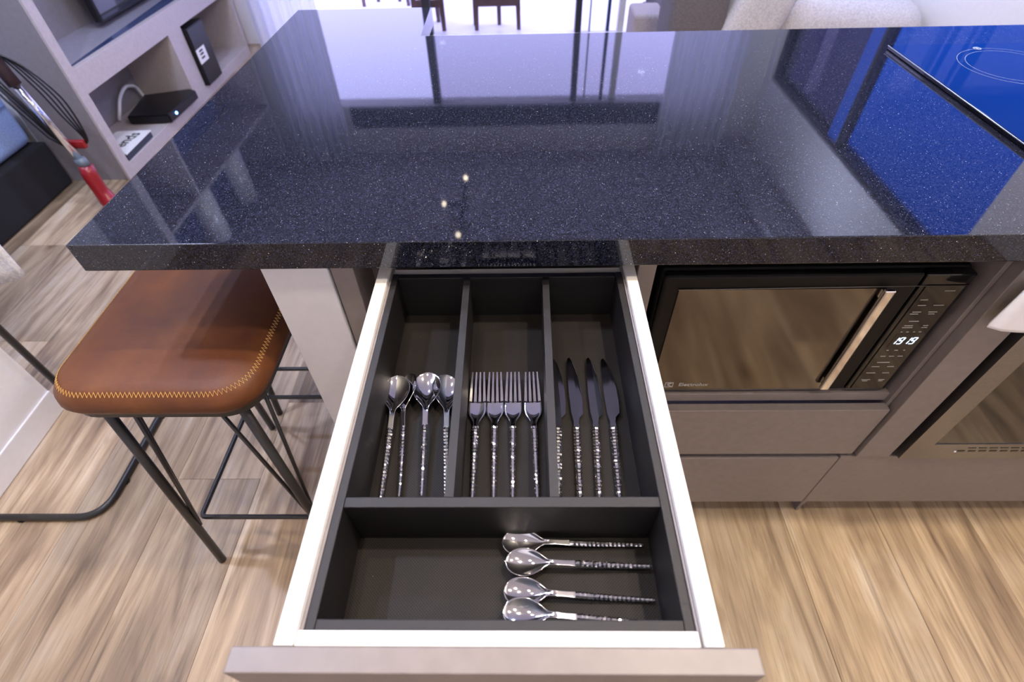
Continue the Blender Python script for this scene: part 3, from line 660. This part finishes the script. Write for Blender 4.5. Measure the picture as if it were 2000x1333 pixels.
st = make_stool(-.605, .100, 'tan leather bar stool with zigzag stitching, in front under the worktop end')
st2 = dup(st, (-.600, .545, 0), None, 'second leather bar stool, its legs showing behind the front stool')

# ================================================================== LEFT SIDE: rack, towel, bed, vacuum cleaner
rk = thing('towel_rack', 'black tube towel rack on a bent floor loop by the white wall', 'rack', (-1.26, .3, 0))
tube('base_loop', round_path([(-1.411, .392, .0100), (-1.411, .425, .0100), (-1.118, .425, .0100), (-1.118, .012, .0100), (-1.438, .012, .0100)], .075, 8), .0095, BLACKM, rk, 12)
tube('upright', [(-1.411, .392, .010), (-1.411, .392, 1.0)], .0095, BLACKM, rk, 12)
tube('hanging_arm', round_path([(-1.411, .392, .98), (-1.407, .50, .98), (-1.75, .50, .98)], .03), .008, BLACKM, rk, 10)
for q in ((-1.118, .12), (-1.118, .34), (-1.34, .012)):
    bm = bmesh.new(); add_lathe(bm, [(.012, 0), (.012, .006)], (q[0], q[1], 0), 10); obj('glide_foot', bm, BLACKP, rk)
bm = bmesh.new(); gx = []
for i in range(15):
    q = i / 14; col = []
    for j in range(17):
        w = j / 16; x = -1.322 - .36 * q + .012 * w * (1 - q)
        zb = .424 - .012 * math.sin(q * 2) + (.030 if i == 0 else (.010 if i == 1 else 0))
        col.append(bm.verts.new((x, .489 + .012 * math.sin(q * 11) * (1 - w), zb + (.985 - zb) * w)))
    gx.append(col)
for i in range(14):
    for j in range(16): bm.faces.new((gx[i][j], gx[i + 1][j], gx[i + 1][j + 1], gx[i][j + 1]))
bt = obj('bath_towel', bm, WHITEF, None, True); md = bt.modifiers.new('s', 'SOLIDIFY'); md.thickness = .006; tag(bt, 'white bath towel hanging down over the rack at left edge', 'towel')
bd = thing('bed', 'low bed with black cloth base and pale bluish linen, behind the vacuum', 'bed', (-2.9, .8, 0))
box('bed_base', -3.55, -2.22, -.25, 1.745, 0.004, .215, BEDB, bd, .01, 3)
box('mattress', -3.52, -2.250, -.22, 1.735, .216, .47, SHEET, bd, .045, 5, True)
tube('piping', round_path([(-2.245, -.2, .40), (-2.245, 1.70, .40)], .02), .004, SHEET, bd, 8)
vc = thing('stick_vacuum', 'stick vacuum with red floor neck, steel tube and looped black cord', 'vacuum cleaner', (-1.9, 1.5, 0))
tube('steel_tube', [(-1.906, 1.515, .235), (-1.938, 1.515, .42), (-1.965, 1.515, .566)], .0155, CHROME, vc, 14)
tube('grip', [(-1.962, 1.515, .55), (-1.990, 1.515, .70), (-2.00, 1.50, .80), (-1.98, 1.45, .86)], [.024, .027, .024, .018], mat('plum_grip_plastic', (.05, .03, .04), .4), vc, 14)
tube('collar', [(-1.900, 1.515, .205), (-1.907, 1.515, .245)], .023, mat('grey_collar', (.12, .15, .17), .35), vc, 14)
tube('red_neck', [(-1.899, 1.515, .212), (-1.902, 1.51, .17), (-1.897, 1.505, .10), (-1.888, 1.50, .055), (-1.870, 1.50, .035)], [.028, .031, .030, .036, .044], REDP, vc, 16)
bm = bmesh.new(); add_box(bm, -1.895, -1.69, 1.44, 1.55, .004, .045, .014, 3); obj('floor_head', bm, REDP, vc, True)
bm = bmesh.new(); add_box(bm, -1.935, -1.865, 1.535, 1.56, .275, .31, .006, 2); obj('cord_hook', bm, REDP, vc, True)
cb = []
for k in range(4):
    j = k * .012; sx = [(-2.06 + j, 1.50, .70), (-1.975 + j * 1.6, 1.53, .665 - j), (-1.925 + j * 2.0, 1.55, .53 - j * .6), (-1.895 + j * 1.5, 1.555, .41), (-1.862 + j * .3, 1.555, .31), (-1.885, 1.553, .285)]
    pts = []
    for i in range(len(sx) - 1):
        p0 = Vector(sx[max(i - 1, 0)]); p1 = Vector(sx[i]); p2 = Vector(sx[i + 1]); p3 = Vector(sx[min(i + 2, len(sx) - 1)])
        for q in [m_ / 6 for m_ in range(6)]: pts.append(.5 * ((2 * p1) + (p2 - p0) * q + (2 * p0 - 5 * p1 + 4 * p2 - p3) * q * q + (3 * p1 - p0 - 3 * p2 + p3) * q ** 3))
    pts.append(Vector(sx[-1])); tube('cord', pts, .0040, BLACKP, vc, 8)
for k in range(3):
    j = k * .016; tube('cord', [(-2.03 - j, 1.50, .62 - j), (-1.985 - j, 1.505, .49 - j), (-1.945 - j * .8, 1.51, .36 - j * .6), (-1.915 - j * .2, 1.53, .27)], .0046 if k else .009, BLACKP, vc, 8)

# ================================================================== TV WALL UNIT
tvu = thing('media_wall_unit', 'pale taupe wall unit with open compartments behind the worktop corner', 'wall unit', (-2.1, 2.6, 0))
xf, xb = -1.945, -2.275; Y0, Y1 = 1.765, 3.49
box('side_panel', xb, xf - .012, Y0, Y0 + .03, 0, CEIL - .02, GREYSIDE, tvu, .001)
box('front_stile', xf - .012, xf, Y0, Y0 + .055, 0, CEIL - .02, TAUPE_L, tvu, .001)
box('side_panel', xb, xf, Y1 - .03, Y1, 0, CEIL - .02, TAUPE_L, tvu, .001)
box('back_panel', xb, xb + .015, Y0 + .03, Y1 - .03, 0, CEIL - .02, GREYSIDE, tvu, 0)
box('bottom_panel', xb + .015, xf, Y0 + .055, Y1 - .03, 0, .062, TAUPE_L, tvu, .001)
box('mid_rail', xf - .03, xf, Y0 + .055, Y1 - .03, .393, .497, TAUPE_L, tvu, .001)
box('mid_shelf', xb + .015, xf - .03, Y0 + .03, Y1 - .03, .393, .485, TAUPE_L, tvu, 0)
box('shelf_glass', xb + .016, xf - .030, Y0 + .034, Y1 - .034,   .4855, .4945, mat('lilac_grey_shelf_lacquer', (0.30, 0.29, 0.34), .25), tvu, .001)
bm = bmesh.new(); add_prism(bm, [(xf - .031, Y0 + .06), (xf - .031, 3.40), (xf - .135, 3.40), (xf - .040, Y0 + .06)], 'z', .4946, .4985); obj('blue_sheen_wedge', bm, mat('blue_black_sheen_tint', (0.03, 0.05, 0.12), .12), tvu)  # blue window reflection on the shelf, painted as a dark wedge
box('upper_sheen_shade', xb + .0155, xb + .018, 2.216, 3.30, 1.761, 2.154, mat('blue_sheen_tint', (0.11, 0.16, 0.33), .4), tvu, 0)  # overlay sheet, blue window reflection put into its colour
box('upper_sheen_shade', xb + .0155, xb + .018, Y0 + .06, 3.30, 2.176, CEIL - .03, mat('blue_sheen_tint', (0.11, 0.16, 0.33), .4), tvu, 0)  # same painted blue reflection, above the upper shelf
box('upper_sheen_shade', xb + .0155, xb + .018, Y0 + .06, 2.194, 1.761, 2.154, BLACKP, tvu, 0)  # black overlay sheet, paints the dark inside this recess
box('divider', xb + .015, xf, 2.605, 2.755, .062, .393, TAUPE_L, tvu, .001)
box('inner_stile', xb + .015, xf - .10, Y0 + .03, Y0 + .075, .497, CEIL - .02, TAUPE_L, tvu, .001)
box('upper_shelf', xb + .015, xf, Y0 + .055, Y1 - .03, 2.155, 2.175, TAUPE_L, tvu, .001)
box('upper_shelf', xb + .015, xf, Y0 + .055, Y1 - .03, 1.74, 1.76, TAUPE_L, tvu, .001)
box('upper_divider', xb + .015, xf, 2.195, 2.215, 1.76, 2.155, TAUPE_L, tvu, .001)
tvt = thing('television', 'flat black television mounted in the open niche of the wall unit', 'television', (-2.19, 2.85, .84))
box('screen_body', -2.125, -2.085, 2.375, 3.36, .518, 1.11, BLACKP, tvt, .012, 3)
box('screen', -2.0855, -2.083, 2.39, 3.345, .533, 1.095, BLACKG, tvt, 0)
box('wall_bracket', -2.232, -2.12, 2.70, 3.00, .72, .95, BLACKM, tvt, .004)
rt = thing('router_box', 'flat black set-top box with blue light on the lower shelf', 'router', (-1.97, 2.3, .062))
bm = bmesh.new(); add_prism(bm, [(-1.895, 2.245), (-2.12, 2.23), (-2.17, 2.52), (-1.93, 2.60), (-1.885, 2.575)], 'z', .066, .112); bmesh.ops.bevel(bm, geom=list(bm.edges), offset=.006, segments=2, affect='EDGES'); rb = obj('router_body', bm, BLACKP, rt)
bm = bmesh.new(); bmesh.ops.create_uvsphere(bm, u_segments=10, v_segments=6, radius=.008, matrix=Matrix.Translation((-1.893, 2.315, .092))); obj('status_light', bm, LEDB, rt, True)
cw = tube('white_cable', round_path([(-2.200, 2.27, .075), (-2.200, 2.36, .16), (-2.205, 2.46, .185), (-2.205, 2.54, .155), (-2.205, 2.56, .10), (-2.205, 2.57, .071)], .04), .009, WHITEP); tag(cw, 'looped white cable behind the black set-top box', 'cable')
bk = thing('white_book', 'white book with black lettering lying on the lower shelf', 'book', (-1.98, 1.98, .062))
bm = bmesh.new(); add_prism(bm, [(-1.925, 1.835), (-1.930, 2.09), (-2.10, 2.08), (-2.11, 1.95)], 'z', .0645, .094); obj('pages', bm, mat('blue_black_cover_edge', (.03, .04, .06), .5), bk)
bm = bmesh.new(); add_prism(bm, [(-1.922, 1.832), (-1.927, 2.094), (-2.104, 2.084), (-2.114, 1.946)], 'z', .0941, .0985); obj('cover', bm, PAPER, bk)
text('cover_lettering', 'ends', .085, INK, bk, Matrix.Translation((-1.995, 1.985, .0990)) @ Matrix.Rotation(math.radians(84), 4, 'Z'), bold=.001)
bx = thing('black_console', 'upright black console with white sticker leaning on the divider of the unit', 'console', (-2.0, 2.85, .062))
bm = bmesh.new(); add_prism(bm, [(-1.895, 2.762), (-2.13, 2.762), (-2.13, 2.88), (-1.915, 2.99), (-1.895, 2.96)], 'z', .064, .375); bmesh.ops.bevel(bm, geom=list(bm.edges), offset=.004, segments=2, affect='EDGES'); obj('console_body', bm, BLACKP, bx)
box('sticker', -1.896, -1.8935, 2.765, 2.875, .185, .262, PAPER, bx, 0)
bm = bmesh.new(); [add_box(bm, -1.8936, -1.8930, 2.795, 2.840, z, z + .010) for z in (.205, .225, .242)]; obj('sticker_print', bm, INK, bx)
for y, rr, h, lb in ((2.30, .075, .36, 'white cylindrical vase on the upper shelf, nearer of two'), (2.80, .075, .38, 'white cylindrical vase on the upper shelf, farther of two')):
    bm = bmesh.new(); add_lathe(bm, [(rr * .9, 0), (rr, .01), (rr, h - .01), (rr * .93, h), (rr * .85, h), (rr * .85, .02), (.0001, .02)], (-2.02, y, 2.1755), 32); tag(obj('ceramic_vase', bm, mat('glazed_white_ceramic', (.68, .66, .65), .15), None, True), lb, 'vase', 'white vases on the unit')

# ================================================================== CURTAINS
def curtain(x0, x1, y, z0, z1, folds, amp, label, seed):
    rr = random.Random(seed); bm = bmesh.new(); n = folds * 8; cols = []; ph = [rr.uniform(.7, 1.3) for _ in range(folds + 1)]
    for i in range(n + 1):
        q = i / n; a = q * folds * 2 * math.pi; k = ph[int(q * folds)]
        cols.append([bm.verts.new((x0 + (x1 - x0) * q + .2 * amp * math.cos(a), y + amp * k * math.sin(a) * (.8 + .2 * w / 8), z0 + (z1 - z0) * w / 8)) for w in range(9)])
    for A, B in zip(cols, cols[1:]):
        for w in range(8): bm.faces.new((A[w], B[w], B[w + 1], A[w + 1]))
    return tag(obj('sheer_curtain', bm, SHEER, None, True), label, 'curtain', 'sheer curtains at the balcony door')
curtain(-1.90, -1.42, 3.58, .012, CEIL - .005, 7, .028, 'white sheer curtain beside the wall unit, left of the balcony door', 2)
curtain(1.10, 1.64, 3.58, .012, CEIL - .005, 7, .028, 'white sheer curtain behind the sofa, right of the balcony door', 4)

# ================================================================== SOFA + OTTOMAN
sf = thing('sofa', 'taupe fabric sofa with pale linen cushions against the right wall', 'sofa', (1.3, 2.4, 0))
box('armrest', .66, .915, 2.02, 2.30, .03, .78, SOFAD, sf, .05, 5, True)
box('seat_base', .80, 1.86, 2.10, 3.45, .03, .30, SOFAD, sf, .03, 4, True)
box('seat_cushion', .80, 1.55, 2.31, 3.40, .31, .45, SOFAD, sf, .05, 5, True)
def cushion(name, c, sx, sy, sz, m, rot=(0, 0, 0)):
    bm = bmesh.new(); bmesh.ops.create_cube(bm, size=2.0); bmesh.ops.subdivide_edges(bm, edges=list(bm.edges), cuts=7, use_grid_fill=True)
    Mx = Matrix.Translation(c) @ Matrix.Rotation(rot[2], 4, 'Z') @ Matrix.Rotation(rot[1], 4, 'Y') @ Matrix.Rotation(rot[0], 4, 'X')
    for v in bm.verts:
        p = v.co.copy(); e = 5.0; l = (abs(p.x) ** e + abs(p.y) ** e + abs(p.z) ** e) ** (1 / e); p = p / l
        v.co = Mx @ Vector((p.x * sx, p.y * sy, p.z * sz))
    return obj(name, bm, m, sf, True)
cushion('side_cushion', (1.02, 2.12, .52), .125, .13, .26, SOFAL, (0, math.radians(20), 0))
cushion('back_cushion', (1.47, 2.45, .42), .385, .42, .235, SOFAL, (0, math.radians(8), 0))
ot = thing('ottoman', 'small taupe fabric ottoman standing between balcony door and sofa', 'ottoman', (.78, 2.9, 0))
box('ottoman_body', .60, .765, 2.52, 2.75, .025, .47, m_fabric('warm_taupe_fabric', (.36, .31, .31)), ot, .02, 4, True)
for x in (.62, .745):
    for y in (2.54, 2.73): box('foot', x - .012, x + .012, y - .012, y + .012, .001, .03, BLACKP, ot, .002)

# ================================================================== BALCONY CHAIRS
def chair(x0, x1, bx0, bx1, y0, y1, label):
    zf_ = -.0115; t = thing('dining_chair', label, 'chair', ((x0 + x1) / 2, (y0 + y1) / 2, zf_), 'wooden chairs on the balcony')
    for x, y in ((x0, y0), (x1, y0), (bx0, y1), (bx1, y1)):
        bm = bmesh.new(); mxx = (x0 + x1) / 2; tx = x + (mxx - x) * .08
        rows = [[bm.verts.new((cx_ + a * w, y + b * w, z)) for a, b in ((-1, -1), (1, -1), (1, 1), (-1, 1))] for cx_, w, z in ((x, .014, zf_), (tx, .022, .44))]
        for k in range(4): bm.faces.new((rows[0][k], rows[0][(k + 1) % 4], rows[1][(k + 1) % 4], rows[1][k]))
        bm.faces.new(rows[0]); bm.faces.new(rows[1]); obj('leg', bm, CHAIRW, t)
    box('apron', x0 + .01, x1 - .01, y0 - .01, y0 + .012, .16, .21, CHAIRW, t, .003)
    box('seat', x0 - .02, x1 + .02, y0 - .02, y1 + .05, .44, .475, CHAIRW, t, .008)
    for x in (bx0, bx1): box('back_post', x - .016, x + .016, y1 + .02, y1 + .045, .475, .92, CHAIRW, t, .003)
    for z in (.58, .70, .82): box('back_rail', bx0, bx1, y1 + .022, y1 + .042, z, z + .05, CHAIRW, t, .003)
    return t
chair(-.335, -.010, -.355, -.165, 3.925, 4.10, 'dark wooden chair on the balcony, left of the thin window post')
chair(-.62, -.34 + .0, -.56, -.50, 3.925, 4.33, 'dark wooden chair on the balcony, right beside the thick window post') if False else None
c2 = chair(-.80 + .0, -.585, -.79, -.66, 3.925, 4.20, 'dark wooden chair right behind the thick window post')
c3 = chair(-1.36, -.97, -1.26, -1.07, 4.66, 4.80, 'dark wooden chair farthest out on the balcony at left')

for o in (tvt, rt, bk, bx, cw): o.location.x -= .025
